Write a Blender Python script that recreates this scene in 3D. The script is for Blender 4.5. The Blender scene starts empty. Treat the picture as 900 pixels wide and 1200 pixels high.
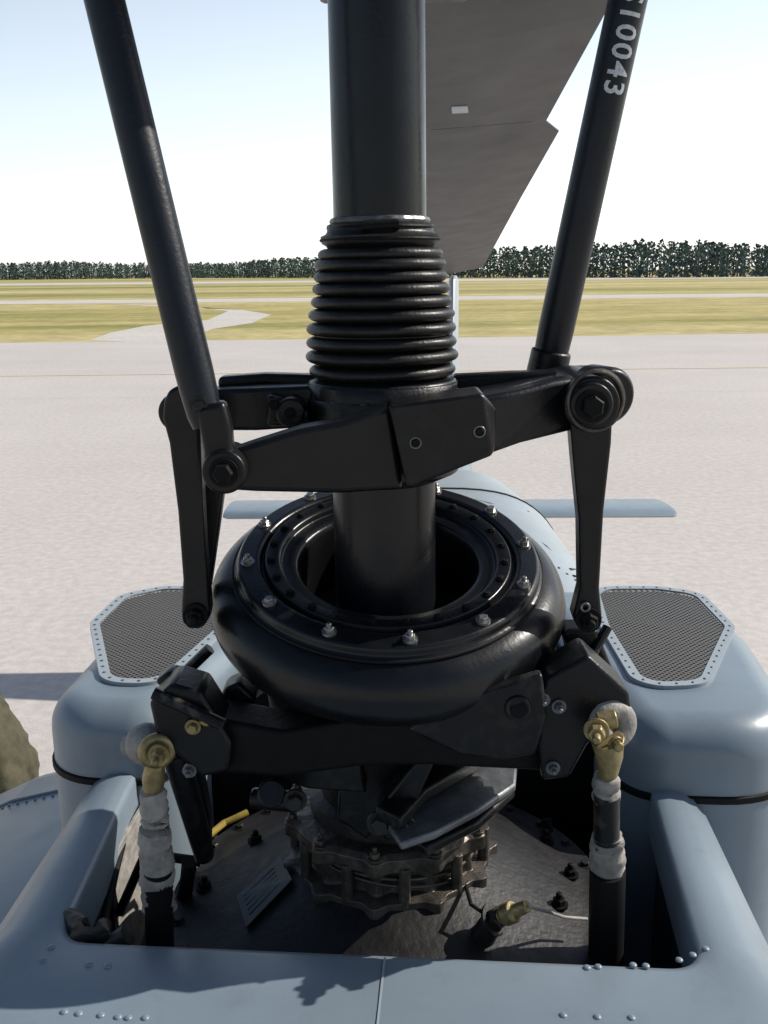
import bpy, math, random, bmesh
from mathutils import Vector, Matrix, Quaternion
from mathutils.bvhtree import BVHTree
random.seed(7)
R=math.radians
sc=bpy.context.scene
# ---------------------------------------------------------------- camera
F=1167.0; CZ=3.3
cam_d=bpy.data.cameras.new("camera"); cam=bpy.data.objects.new("camera",cam_d)
sc.collection.objects.link(cam); sc.camera=cam
cam_d.sensor_fit='VERTICAL'; cam_d.sensor_height=36; cam_d.lens=35; cam_d.clip_start=0.02; cam_d.clip_end=6000
M3=(Matrix.Rotation(R(90-13.58),3,'X') @ Matrix.Rotation(R(-0.6),3,'Z'))
cam.matrix_world=Matrix.Translation((0,0,CZ)) @ M3.to_4x4()
C=Vector((0,0,CZ))
def ray(u,v): return M3 @ Vector(((u-450)/F,(600-v)/F,-1))
def P(u,v,Y):
    d=ray(u,v); return C+d*(Y/d.y)
def PZ(u,v,dz):
    d=ray(u,v); return C+d*(dz/d.z)
# ---------------------------------------------------------------- world & sun
SUN_AZ=R(74); SUN_EL=R(38)
w=bpy.data.worlds.new("World"); sc.world=w; w.use_nodes=True
nt=w.node_tree; bg=nt.nodes['Background']; NL=nt.links
sky=nt.nodes.new('ShaderNodeTexSky'); sky.sky_type='NISHITA'; sky.sun_disc=False
sky.sun_elevation=SUN_EL; sky.sun_rotation=SUN_AZ; sky.air_density=1.0; sky.dust_density=1.0
NL.new(sky.outputs[0],bg.inputs[0]); bg.inputs[1].default_value=0.10
tc=nt.nodes.new('ShaderNodeTexCoord'); sx=nt.nodes.new('ShaderNodeSeparateXYZ'); NL.new(tc.outputs['Generated'],sx.inputs[0])
mr=nt.nodes.new('ShaderNodeMapRange'); mr.inputs[1].default_value=0.02; mr.inputs[2].default_value=.70; mr.inputs[3].default_value=1; mr.inputs[4].default_value=0
NL.new(sx.outputs['Z'],mr.inputs[0])
pw=nt.nodes.new('ShaderNodeMath'); pw.operation='POWER'; pw.inputs[1].default_value=1.25; NL.new(mr.outputs[0],pw.inputs[0])
dt=nt.nodes.new('ShaderNodeVectorMath'); dt.operation='DOT_PRODUCT'; dt.inputs[1].default_value=(math.sin(R(14)),math.cos(R(14)),0); NL.new(tc.outputs['Generated'],dt.inputs[0])
m2=nt.nodes.new('ShaderNodeMapRange'); m2.inputs[1].default_value=.1; m2.inputs[2].default_value=1; m2.inputs[3].default_value=.12; m2.inputs[4].default_value=1
NL.new(dt.outputs['Value'],m2.inputs[0])
mm=nt.nodes.new('ShaderNodeMath'); mm.operation='MULTIPLY'; NL.new(pw.outputs[0],mm.inputs[0]); NL.new(m2.outputs[0],mm.inputs[1])
m3=nt.nodes.new('ShaderNodeMath'); m3.operation='MULTIPLY'; m3.inputs[1].default_value=.88; NL.new(mm.outputs[0],m3.inputs[0])
b2=nt.nodes.new('ShaderNodeBackground'); b2.inputs[0].default_value=(.95,.98,1.0,1); NL.new(m3.outputs[0],b2.inputs[1])
ad=nt.nodes.new('ShaderNodeAddShader'); NL.new(bg.outputs[0],ad.inputs[0]); NL.new(b2.outputs[0],ad.inputs[1]); NL.new(ad.outputs[0],nt.nodes['World Output'].inputs[0])
sd=Vector((math.sin(SUN_AZ)*math.cos(SUN_EL),math.cos(SUN_AZ)*math.cos(SUN_EL),math.sin(SUN_EL)))
sl=bpy.data.lights.new("sun",'SUN'); sl.energy=5; sl.angle=R(0.5); sl.color=(1,0.95,0.87)
so=bpy.data.objects.new("sun",sl); sc.collection.objects.link(so); so.rotation_euler=sd.to_track_quat('Z','Y').to_euler()
sc.view_settings.view_transform='Standard'; sc.view_settings.look='None'; sc.view_settings.exposure=0
# ---------------------------------------------------------------- materials
def mat(name,col,rough=0.5,metal=0.0,var=0.25,scale=8.0,bump=0.0,bscale=200.0,col2=None,wear=None,spec=0.5,rvar=0.15,dust=None,dpos=.55,dscale=26):
    m=bpy.data.materials.new(name); m.use_nodes=True; n=m.node_tree; L=n.links
    b=n.nodes['Principled BSDF']
    tc=n.nodes.new('ShaderNodeTexCoord')
    nz=n.nodes.new('ShaderNodeTexNoise'); nz.inputs['Scale'].default_value=scale; nz.inputs['Detail'].default_value=5; nz.inputs['Roughness'].default_value=0.65
    L.new(tc.outputs['Object'],nz.inputs['Vector'])
    cr=n.nodes.new('ShaderNodeValToRGB'); cr.color_ramp.elements[0].position=0.3; cr.color_ramp.elements[1].position=0.7
    c2=col2 if col2 else tuple(min(1,c*(1+var)) for c in col)
    c1=col if col2 else tuple(c*(1-var) for c in col)
    cr.color_ramp.elements[0].color=(*c1,1); cr.color_ramp.elements[1].color=(*c2,1)
    L.new(nz.outputs['Fac'],cr.inputs[0]); out=cr.outputs[0]
    if wear:
        g=n.nodes.new('ShaderNodeNewGeometry'); r2=n.nodes.new('ShaderNodeValToRGB')
        r2.color_ramp.elements[0].position=0.54; r2.color_ramp.elements[1].position=0.62
        n2=n.nodes.new('ShaderNodeTexNoise'); n2.inputs['Scale'].default_value=55; n2.inputs['Detail'].default_value=4
        L.new(tc.outputs['Object'],n2.inputs['Vector'])
        mu=n.nodes.new('ShaderNodeMath'); mu.operation='MULTIPLY'
        r3=n.nodes.new('ShaderNodeValToRGB'); r3.color_ramp.elements[0].position=0.53; r3.color_ramp.elements[1].position=0.62
        L.new(g.outputs['Pointiness'],r2.inputs[0]); L.new(n2.outputs['Fac'],r3.inputs[0])
        L.new(r2.outputs[0],mu.inputs[0]); L.new(r3.outputs[0],mu.inputs[1])
        mx=n.nodes.new('ShaderNodeMixRGB'); mx.inputs[2].default_value=(*wear,1)
        L.new(mu.outputs[0],mx.inputs[0]); L.new(out,mx.inputs[1]); out=mx.outputs[0]
    if dust:
        n3=n.nodes.new('ShaderNodeTexNoise'); n3.inputs['Scale'].default_value=dscale; n3.inputs['Detail'].default_value=7; n3.inputs['Roughness'].default_value=0.75
        L.new(tc.outputs['Object'],n3.inputs['Vector'])
        r4=n.nodes.new('ShaderNodeValToRGB'); r4.color_ramp.elements[0].position=dpos; r4.color_ramp.elements[1].position=dpos+.25
        r4.color_ramp.elements[1].color=(0.6,0.6,0.6,1)
        mx=n.nodes.new('ShaderNodeMixRGB'); mx.inputs[2].default_value=(*dust,1)
        L.new(n3.outputs['Fac'],r4.inputs[0]); L.new(r4.outputs[0],mx.inputs[0]); L.new(out,mx.inputs[1]); out=mx.outputs[0]
    L.new(out,b.inputs['Base Color'])
    mr=n.nodes.new('ShaderNodeMapRange'); mr.inputs[3].default_value=max(0.05,rough-rvar); mr.inputs[4].default_value=min(1,rough+rvar)
    n4=n.nodes.new('ShaderNodeTexNoise'); n4.inputs['Scale'].default_value=scale*3; n4.inputs['Detail'].default_value=4
    L.new(tc.outputs['Object'],n4.inputs['Vector']); L.new(n4.outputs['Fac'],mr.inputs[0]); L.new(mr.outputs[0],b.inputs['Roughness'])
    b.inputs['Metallic'].default_value=metal
    b.inputs['Specular IOR Level'].default_value=spec
    if bump>0:
        nb=n.nodes.new('ShaderNodeTexNoise'); nb.inputs['Scale'].default_value=bscale; nb.inputs['Detail'].default_value=3
        L.new(tc.outputs['Object'],nb.inputs['Vector'])
        bp=n.nodes.new('ShaderNodeBump'); bp.inputs['Strength'].default_value=bump; bp.inputs['Distance'].default_value=0.002
        L.new(nb.outputs['Fac'],bp.inputs['Height']); L.new(bp.outputs[0],b.inputs['Normal'])
    return m
BLACK=mat('black_paint',(0.0050,0.0053,0.006),0.36,0,0.3,12,0.18,260,wear=(0.05,0.045,0.04),dust=(0.016,0.015,0.013),spec=.30)
RINGM=mat('black_ring_paint',(0.0052,0.0056,0.0066),0.30,0,0.3,9,0.12,200,dust=(0.06,0.058,0.053),spec=.36,dpos=.64,dscale=60)
BLACKM=mat('black_paint_matte',(0.0035,0.0035,0.0035),0.6,0,0.3,12,0.35,200,dust=(0.009,0.008,0.007),spec=.18)
MASTM=mat('mast_paint',(0.0055,0.0068,0.0088),0.30,0,0.25,6,0.10,180,dust=(0.03,0.029,0.027),spec=.34,dpos=.62,dscale=40)
RODM=mat('rod_paint',(0.007,0.0095,0.0145),0.38,0,0.25,6,0.18,220,dust=(0.02,0.02,0.02),spec=.32)
RUBBER=mat('bellows_rubber',(0.0065,0.0065,0.0065),0.42,0,0.3,20,0.3,250,dust=(0.026,0.024,0.020),spec=.36)
GREY=mat('grey_fuselage_paint',(0.185,0.232,0.272),0.36,0,0.07,5,0.08,90,rvar=0.08,dust=(0.125,0.152,0.175),dscale=14,spec=.6)
GREYL=mat('grey_cowl_paint',(0.30,0.345,0.375),0.42,0,0.06,5,0.08,90,rvar=0.07,dust=(0.22,0.25,0.27))
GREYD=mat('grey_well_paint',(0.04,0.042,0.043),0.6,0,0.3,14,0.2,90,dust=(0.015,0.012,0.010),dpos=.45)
GREYB=mat('grey_blade_paint',(0.105,0.102,0.098),0.6,0,0.18,2.2,0.1,60,dust=(0.068,0.065,0.06),dscale=7)
STEEL=mat('steel',(0.36,0.35,0.33),0.35,0.9,0.3,40,0.2,200)
CAST=mat('magnesium_casting',(0.095,0.08,0.066),0.42,0.5,0.6,30,0.6,120,dust=(0.010,0.008,0.006),dpos=.42)
GEAR=mat('transmission_paint',(0.0065,0.0055,0.0048),0.5,0.0,0.5,14,0.4,120,dust=(0.024,0.019,0.015))
BRASS=mat('cadmium_yellow',(0.30,0.235,0.11),0.45,0.6,0.4,60,0.3,200,dust=(0.08,0.06,0.04))
TAPE=mat('grey_tape_wrap',(0.30,0.28,0.255),0.6,0,0.3,50,1.0,90,dust=(0.08,0.07,0.055),dpos=.48)
YEL=mat('yellow_plastic',(0.26,0.18,0.03),0.5,0,0.3,30,dust=(.04,.03,.015))
SILV=mat('worn_alloy',(0.16,0.165,0.17),0.38,0.6,0.35,30,0.2,120,dust=(0.04,0.034,0.03))
PLATE=mat('data_plate_metal',(0.06,0.065,0.066),0.45,0.2,0.25,50,dust=(.02,.018,.016))
WHITE=mat('stencil_white',(0.5,0.53,0.56),0.6,0,0.2,200)
SEAL=mat('black_rubber_seal',(0.005,0.005,0.005),0.65,spec=.22)
FABRIC=mat('camouflage_cloth',(0.025,0.028,0.014),0.9,0,0.2,9,0.8,150,col2=(0.10,0.088,0.05))
SKIN=mat('skin',(0.42,0.25,0.18),0.5,0,0.1,20)
BOOT=mat('boot_leather',(0.02,0.018,0.015),0.5)
# ---------------------------------------------------------------- mesh builder
def basis(ax):
    ax=Vector(ax).normalized()
    return Vector((0,0,1)).rotation_difference(ax).to_matrix()
class MB:
    def __init__(s): s.v=[]; s.f=[]
    def add(s,vs,fs):
        o=len(s.v); s.v+= [Vector(x) for x in vs]; s.f+=[tuple(i+o for i in f) for f in fs]; return s
    def loft(s,secs,cap=True,closed=True):
        n=len(secs[0]); vs=[p for q in secs for p in q]; fs=[]
        for i in range(len(secs)-1):
            for j in range(n if closed else n-1):
                k=(j+1)%n; fs.append((i*n+j,i*n+k,(i+1)*n+k,(i+1)*n+j))
        if cap: fs.append(tuple(reversed(range(n)))); fs.append(tuple((len(secs)-1)*n+j for j in range(n)))
        return s.add(vs,fs)
    def cyl(s,p0,p1,r0,r1=None,n=28):
        r1=r0 if r1 is None else r1; p0=Vector(p0);p1=Vector(p1); B=basis(p1-p0)
        return s.loft([[p+B@Vector((r*math.cos(2*math.pi*j/n),r*math.sin(2*math.pi*j/n),0)) for j in range(n)] for p,r in((p0,r0),(p1,r1))])
    def tube(s,pts,rad,n=20,mod=None):
        pts=[Vector(p) for p in pts]; secs=[]; 
        for i,p in enumerate(pts):
            t=(pts[min(i+1,len(pts)-1)]-pts[max(i-1,0)]); B=basis(t); r=rad[i] if isinstance(rad,(list,tuple)) else rad
            secs.append([p+B@Vector((r*(mod(j,i) if mod else 1)*math.cos(2*math.pi*j/n),r*(mod(j,i) if mod else 1)*math.sin(2*math.pi*j/n),0)) for j in range(n)])
        return s.loft(secs)
    def lathe(s,prof,o,ax=(0,0,1),n=96,mod=None,cap=False):
        B=basis(ax); o=Vector(o); secs=[]
        for (r,z) in prof:
            ring=[]
            for j in range(n):
                a=2*math.pi*j/n; rr=r*(mod(a,r,z) if mod else 1)
                ring.append(o+B@Vector((rr*math.cos(a),rr*math.sin(a),z)))
            secs.append(ring)
        return s.loft(secs,cap=cap)
    def prism(s,pts,vec):
        vec=Vector(vec); pts=[Vector(p) for p in pts]
        return s.loft([pts,[p+vec for p in pts]])
    def bolt(s,p,nrm,r=0.006,h=0.006,washer=True,stud=False):
        B=basis(nrm); p=Vector(p); ph=random.uniform(0,1)
        def ring(rr,z,n): return [p+B@Vector((rr*math.cos(2*math.pi*j/n+ph),rr*math.sin(2*math.pi*j/n+ph),z)) for j in range(n)]
        if washer: s.loft([ring(r*1.45,-.002,20),ring(r*1.45,.0012,20)])
        s.loft([ring(r,0,6),ring(r,h*.85,6),ring(r*.85,h,6)])
        if stud: s.loft([ring(r*.5,h*.9,10),ring(r*.5,h*1.7,10),ring(r*.35,h*1.85,10)])
        return s
    def sph(s,c,r,n=14,sz=1.0):
        c=Vector(c); return s.lathe([(max(1e-4,r*math.sin(math.pi*i/n)),-r*sz*math.cos(math.pi*i/n)) for i in range(n+1)],c,n=2*n)
    def torus(s,c,ax,Rr,r,n=40,m=12):
        return s.lathe([(Rr+r*math.cos(2*math.pi*i/m),r*math.sin(2*math.pi*i/m)) for i in range(m+1)],c,ax,n)
    def finish(s,name,m,parent=None,bevel=0,seg=2,ang=35,sub=0):
        me=bpy.data.meshes.new(name); me.from_pydata([tuple(x) for x in s.v],[],s.f); me.validate(); me.update()
        bm=bmesh.new(); bm.from_mesh(me); bmesh.ops.remove_doubles(bm,verts=bm.verts,dist=1e-6) if len(s.v)<60000 else None
        bmesh.ops.recalc_face_normals(bm,faces=bm.faces); bm.to_mesh(me); bm.free()
        for p in me.polygons: p.use_smooth=True
        try: me.set_sharp_from_angle(angle=R(ang))
        except Exception: pass
        ob=bpy.data.objects.new(name,me); sc.collection.objects.link(ob); me.materials.append(m)
        if bevel>0:
            b=ob.modifiers.new('bevel','BEVEL'); b.width=bevel; b.segments=seg; b.limit_method='ANGLE'; b.angle_limit=R(ang); b.harden_normals=False
        if parent: 
            ob.parent=parent; ob.matrix_parent_inverse=parent.matrix_world.inverted()
        return ob
def root(name,loc=(0,0,0)):
    e=bpy.data.objects.new(name,None); sc.collection.objects.link(e); e.location=loc; e.empty_display_size=.2
    bpy.context.view_layer.update(); return e
def arc(cx,cz,r,a0,a1,n): return [(cx+r*math.cos(R(a0+(a1-a0)*i/n)),cz+r*math.sin(R(a0+(a1-a0)*i/n))) for i in range(n+1)]
def bvh(o): return BVHTree.FromPolygons([v.co[:] for v in o.data.vertices],[p.vertices[:] for p in o.data.polygons])
def hit(bv,u,v):
    d=ray(u,v).normalized(); h=bv.ray_cast(C,d); return h[0]
# ---------------------------------------------------------------- ground
def sheet(name,pts,z,m):
    me=bpy.data.meshes.new(name); me.from_pydata([(p[0],p[1],z) for p in pts],[],[tuple(range(len(pts)))]); me.update()
    ob=bpy.data.objects.new(name,me); sc.collection.objects.link(ob); me.materials.append(m); return ob
def groundmat(name,cols,scales,rough=0.9,stretch=(1,1,1),lo=.85,fine=None):
    m=bpy.data.materials.new(name); m.use_nodes=True; n=m.node_tree; L=n.links; b=n.nodes['Principled BSDF']
    tc=n.nodes.new('ShaderNodeTexCoord'); mp=n.nodes.new('ShaderNodeMapping'); mp.inputs['Scale'].default_value=stretch
    L.new(tc.outputs['Object'],mp.inputs[0])
    nz=n.nodes.new('ShaderNodeTexNoise'); nz.inputs['Scale'].default_value=scales[0]; nz.inputs['Detail'].default_value=8; nz.inputs['Roughness'].default_value=.65
    L.new(mp.outputs[0],nz.inputs['Vector'])
    cr=n.nodes.new('ShaderNodeValToRGB'); e=cr.color_ramp.elements; e[0].position=.36; e[1].position=.62; e[0].color=(*cols[0],1); e[1].color=(*cols[-1],1)
    if len(cols)==3: k=e.new(.5); k.color=(*cols[1],1)
    L.new(nz.outputs['Fac'],cr.inputs[0]); out=cr.outputs[0]
    for sc_ in scales[1:]:
        n2=n.nodes.new('ShaderNodeTexNoise'); n2.inputs['Scale'].default_value=sc_; n2.inputs['Detail'].default_value=4
        L.new(tc.outputs['Object'],n2.inputs['Vector'])
        r2=n.nodes.new('ShaderNodeValToRGB'); r2.color_ramp.elements[0].position=.35; r2.color_ramp.elements[1].position=.65
        r2.color_ramp.elements[0].color=(lo,lo,lo,1) ; r2.color_ramp.elements[1].color=(1.04,1.04,1.04,1)
        L.new(n2.outputs['Fac'],r2.inputs[0])
        mx=n.nodes.new('ShaderNodeMixRGB'); mx.blend_type='MULTIPLY'; mx.inputs[0].default_value=1
        L.new(out,mx.inputs[1]); L.new(r2.outputs[0],mx.inputs[2]); out=mx.outputs[0]
    L.new(out,b.inputs['Base Color'])
    b.inputs['Roughness'].default_value=rough; b.inputs['Specular IOR Level'].default_value=.2
    return m
GRASS=groundmat('dry_grass',[(0.22,0.235,0.06),(0.48,0.40,0.15),(0.62,0.53,0.28)],(0.022,1.2,.25),stretch=(.22,1.5,1),lo=.8)
CONC=groundmat('apron_concrete',[(0.54,0.495,0.46),(0.60,0.555,0.515)],(0.12,70,9),lo=.90)
STRIP=groundmat('taxiway_concrete',[(0.56,0.52,0.47),(0.62,0.57,0.52)],(0.2,3))
YLINE=groundmat('yellow_marking',[(0.60,0.53,0.38),(0.62,0.56,0.42)],(2,20))
JOINT=groundmat('joint_sealant',[(0.47,0.43,0.40),(0.52,0.48,0.45)],(2,20))
sheet('ground',[(-4000,-600),(4000,-600),(4000,5000),(-4000,5000)],0,GRASS)
def PG(u,v): p=PZ(u,v,-CZ); return (p.x,p.y)
a=PG(0,402); b_=PG(900,391)
sl_=(b_[1]-a[1])/(b_[0]-a[0])
sheet('apron',[(-300,-80),(300,-80),(300,a[1]+sl_*(300-a[0])),(-300,a[1]+sl_*(-300-a[0]))],0.004,CONC)
mb=MB()
for i in (-6,-4,-2,2,4,6):
    x=i*15.2+6.2; mb.add([(x-.008,-70,.008),(x+.008,-70,.008),(x+.008,49,.008),(x-.008,49,.008)],[(0,1,2,3)])
for i in (3,):
    y=i*7.6+4.5; mb.add([(-290,y-.008,.0085),(290,y-.008,.0085),(290,y+.008,.0085),(-290,y+.008,.0085)],[(0,1,2,3)])
mb.finish('apron_joints',JOINT)
y0=PG(450,437)[1]
sheet('taxi_line',[(-290,y0-.25-2),(290,y0-.25+3),(290,y0+.1+3),(-290,y0+.1-2)],0.012,YLINE)
def strip(name,vl,vr,th,u0=-3000,u1=4000):
    A=PG(0,vl);B=PG(900,vr);A2=PG(0,vl-th);B2=PG(900,vr-th)
    def ex(p,q,x): return (x,p[1]+(q[1]-p[1])/(q[0]-p[0])*(x-p[0]))
    sheet(name,[ex(A,B,u0),ex(A,B,u1),ex(A2,B2,u1),ex(A2,B2,u0)],0.004,STRIP)
strip('taxiway',356.5,347.5,4.0,-800,800)
strip('runway',334.5,325.5,2.2,-2000,2000)
cl=[(150,400),(175,391),(215,383),(262,376),(285,366),(250,361),(150,357)]
L1=[PG(u-45*(1 if i<3 else .4),v-1.2) for i,(u,v) in enumerate(cl)]
L2=[PG(u+55*(1 if i<2 else .6),v+ (2.6 if i<5 else 2)) for i,(u,v) in enumerate(cl)]
mb=MB(); mb.add([(p[0],p[1],.006) for p in L1]+[(p[0],p[1],.006) for p in L2],[(i,i+1,i+8,i+7) for i in range(6)])
mb.finish('taxiway_spur',STRIP)
# ---------------------------------------------------------------- distant trees
def treemat():
    m=bpy.data.materials.new('haze_tinted_foliage'); m.use_nodes=True; n=m.node_tree; L=n.links; b=n.nodes['Principled BSDF']
    g=n.nodes.new('ShaderNodeNewGeometry'); cr=n.nodes.new('ShaderNodeValToRGB'); e=cr.color_ramp.elements
    e[0].color=(0.075,0.112,0.105,1); e[1].color=(0.12,0.165,0.135,1)  # distance haze put into the leaf colour: lifted, bluish greens
    L.new(g.outputs['Random Per Island'],cr.inputs[0]); L.new(cr.outputs[0],b.inputs['Base Color']); b.inputs['Roughness'].default_value=.9
    b.inputs['Specular IOR Level'].default_value=.1
    return m
vs=[];fs=[]
def leaf(c,s):
    o=len(vs); n=Vector((random.gauss(0,1),random.gauss(0,1),random.gauss(0,1))).normalized(); B=basis(n)
    k=4
    for j in range(k):
        rr=s*random.uniform(.6,1.25); vs.append(tuple(c+B@Vector((rr*math.cos(2*math.pi*j/k),rr*math.sin(2*math.pi*j/k),random.uniform(-.2,.2)*s))))
    fs.append(tuple(range(o,o+k)))
def tree(x,y,h,full):
    wd=h*random.uniform(.26,.46)
    o=len(vs)
    for j in range(4):
        a=j*1.57; vs.append((x+.25*math.cos(a),y+.25*math.sin(a),0))
    for j in range(4):
        a=j*1.57; vs.append((x+.1*math.cos(a),y+.1*math.sin(a),h*.85))
    for j in range(4): fs.append((o+j,o+(j+1)%4,o+4+(j+1)%4,o+4+j))
    base=0 if full else random.uniform(.0,.12)
    for i in range(84):
        t=random.random()**.9; z=h*(base+(1-base)*t); r=wd*(1-t**3)*random.uniform(.3,1)+.2
        a=random.uniform(0,6.283); leaf(Vector((x+r*math.cos(a),y+r*math.sin(a),z)),h*random.uniform(.03,.062))
for row in range(5):
    x=-420.0
    while x<330:
        ymid=780-400*max(0,min(1,(x+150)/260.0))
        hh=11.3+1.0*math.sin(x*.02+1)+.6*math.sin(x*.07)+(1.0 if x>-30 else 0)
        tree(x+random.uniform(-2,2),ymid+row*8+random.uniform(-4,4),hh*random.uniform(.86,1.04)*(1+.03*row),row%2==0); x+=random.uniform(2.4,4.8)
me=bpy.data.meshes.new('distant_trees'); me.from_pydata(vs,[],fs); me.update(); me.materials.append(treemat())
sc.collection.objects.link(bpy.data.objects.new('distant_trees',me))
# ================================================================ helicopter
MY=1.15
PSI=R(4.65)
m0=P(447,400,MY); XM=m0.x
def A(xl,yl,dz=0): return Vector((XM+xl*math.cos(PSI)+yl*math.sin(PSI), MY+yl*math.cos(PSI)-xl*math.sin(PSI), CZ+dz))
def loc(p): 
    d=Vector((p.x-XM,p.y-MY)); return (d.x*math.cos(PSI)-d.y*math.sin(PSI), d.x*math.sin(PSI)+d.y*math.cos(PSI))
fus=root('helicopter_fuselage',A(0,0,-.9))
def offset(loop,d):
    n=len(loop); out=[]
    for i in range(n):
        p0=loop[i-1];p1=loop[i];p2=loop[(i+1)%n]
        t=(p2-p0); nn=Vector((t.y,-t.x)).normalized()
        out.append(p1+nn*d)
    return out
def roundpoly(pts,rad,n=8):
    out=[]; N=len(pts)
    for i in range(N):
        p0=Vector(pts[i-1]);p1=Vector(pts[i]);p2=Vector(pts[(i+1)%N]); r=rad[i] if isinstance(rad,(list,tuple)) else rad
        d0=(p0-p1).normalized(); d1=(p2-p1).normalized(); ang=d0.angle(d1); t=min(r/math.tan(ang/2),(p0-p1).length*.49,(p2-p1).length*.49); r=t*math.tan(ang/2)
        c=p1+(d0+d1).normalized()*(r/math.sin(ang/2)); s=p1+d0*t; e=p1+d1*t
        a0=math.atan2(s.y-c.y,s.x-c.x); a1=math.atan2(e.y-c.y,e.x-c.x); da=(a1-a0+math.pi)%(2*math.pi)-math.pi
        for k in range(n+1): a=a0+da*k/n; out.append(Vector((c.x+r*math.cos(a),c.y+r*math.sin(a))))
    return out
def ccw(l):
    s=sum(l[i-1].x*l[i].y-l[i].x*l[i-1].y for i in range(len(l))); return l if s>0 else list(reversed(l))
def slab(mb,loop,zt,zb,r,nseg=8):
    secs=[[A(p.x,p.y,zb) for p in loop]]
    for k in range(nseg+1):
        a=math.pi/2*k/nseg; o=offset(loop,-(r-r*math.cos(a))); secs.append([A(p.x,p.y,zt-r+r*math.sin(a)) for p in o])
    mb.loft(secs)
pi_f=loc(PZ(205,842,-.66)); pi_m=loc(PZ(290,738,-.63)); si_f=loc(PZ(728,846,-.66)); si_m=loc(PZ(655,735,-.63))
RS=.055
lo=ccw(roundpoly([(pi_f[0],.16),(pi_m[0]+.02,pi_m[1]),(-.22,.80),(-.49,.80),(-.545,.55),(-.54,.16)],[.07,.09,.07,.12,.2,.17],10))
mb=MB(); slab(mb,lo,-.62,-1.6,RS); mb.finish('engine_fairing_port',GREY,fus,ang=50)
ro=ccw(roundpoly([(si_f[0],.16),(.59,.16),(.605,.55),(.54,.80),(.22,.80),(si_m[0]-.02,si_m[1])],[.07,.17,.2,.12,.07,.09],10))
mb=MB(); slab(mb,ro,-.62,-1.6,RS); mb.finish('engine_fairing_starboard',GREY,fus,ang=50)
mb=MB()
for lp in (lo,ro):
    o1=offset(lp,.004); mb.loft([[A(p.x,p.y,-.738) for p in lp],[A(p.x,p.y,-.737) for p in o1],[A(p.x,p.y,-.728) for p in o1],[A(p.x,p.y,-.726) for p in offset(lp,-.001)]],cap=False)
mb.finish('fairing_seal',SEAL,fus,ang=60)
mb=MB(); mb.prism([A(-.34,.30,-1.5),A(.42,.30,-1.5),A(.42,.30,-.74),A(.26,.36,-.665),A(-.22,.36,-.665),A(-.34,.30,-.74)],(0,.05,0)); mb.finish('firewall',BLACKM,fus)
mb=MB(); mb.prism([A(-.24,.38,-.67),A(.26,.38,-.67),A(.26,.62,-.66),A(-.24,.62,-.66)],(0,0,.02)); mb.finish('firewall_deck',BLACKM,fus)
mb=MB(); slab(mb,ccw(roundpoly([(-.53,.70),(.58,.70),(.50,1.45),(-.48,1.45)],.1,8)),-.85,-1.9,.08); mb.finish('roof_shade_body',GREY,fus,ang=50)  # hidden body added aft of the fairings to throw shade on the cabin roof
# --- intake screens
def screenmat():
    m=bpy.data.materials.new('wire_screen'); m.use_nodes=True; n=m.node_tree; L=n.links; b=n.nodes['Principled BSDF']
    b.inputs['Base Color'].default_value=(.14,.132,.12,1); b.inputs['Metallic'].default_value=.3; b.inputs['Roughness'].default_value=.5
    tc=n.nodes.new('ShaderNodeTexCoord'); outs=[]
    for ang in (45,-45):
        mp=n.nodes.new('ShaderNodeMapping'); mp.inputs['Rotation'].default_value=(0,0,R(ang)); L.new(tc.outputs['Object'],mp.inputs[0])
        wv=n.nodes.new('ShaderNodeTexWave'); wv.inputs['Scale'].default_value=40; wv.inputs['Distortion'].default_value=.0; L.new(mp.outputs[0],wv.inputs['Vector']); outs.append(wv.outputs['Fac'])
    mx=n.nodes.new('ShaderNodeMath'); mx.operation='MAXIMUM'; L.new(outs[0],mx.inputs[0]); L.new(outs[1],mx.inputs[1])
    gt=n.nodes.new('ShaderNodeMath'); gt.operation='GREATER_THAN'; gt.inputs[1].default_value=.68; L.new(mx.outputs[0],gt.inputs[0])
    tr=n.nodes.new('ShaderNodeBsdfTransparent'); ms=n.nodes.new('ShaderNodeMixShader')
    L.new(gt.outputs[0],ms.inputs[0]); L.new(tr.outputs[0],ms.inputs[1]); L.new(b.outputs[0],ms.inputs[2]); L.new(ms.outputs[0],n.nodes['Material Output'].inputs[0])
    return m
SCR=screenmat()
DUCT_SHADE=mat('duct_shade',(0.035,0.031,0.026),.8,var=.6,scale=14)  # flat dark sheets behind the wire stand in for shade inside the ducts
def screen(name,px,zt=-.62):
    pts=[PZ(u,v,zt) for u,v in px]; l2=[Vector((p.x,p.y)) for p in pts]; l2=ccw(roundpoly([tuple(p) for p in l2],.06,8))
    inn=offset(l2,-.017)
    mb=MB(); z=CZ+zt
    secs=[[Vector((p.x,p.y,z-.004)) for p in l2],[Vector((p.x,p.y,z+.006)) for p in l2],[Vector((p.x,p.y,z+.006)) for p in inn],[Vector((p.x,p.y,z+.002)) for p in inn]]
    mb.loft(secs,cap=False); mb.finish(name+'_frame',GREYL,fus)
    mb=MB(); mb.add([Vector((p.x,p.y,z+.004)) for p in inn],[tuple(range(len(inn)))]); mb.finish(name+'_mesh',SCR,fus)
    mb=MB(); mb.add([Vector((p.x,p.y,z+.0006)) for p in inn],[tuple(range(len(inn)))]); mb.finish(name+'_duct_shade',DUCT_SHADE,fus)
    mid=offset(l2,-.008); mb=MB(); acc=0
    for i in range(len(mid)):
        p=mid[i];q=mid[(i+1)%len(mid)]; d=(q-p).length; k=-acc
        while k<d:
            if k>=0: c=p+(q-p)*(k/d); mb.sph((c.x,c.y,z+.006),.0030,5,.5)
            k+=.026
        acc=(d-(k-.026))
    mb.finish(name+'_rivets',SILV,fus)
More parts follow.
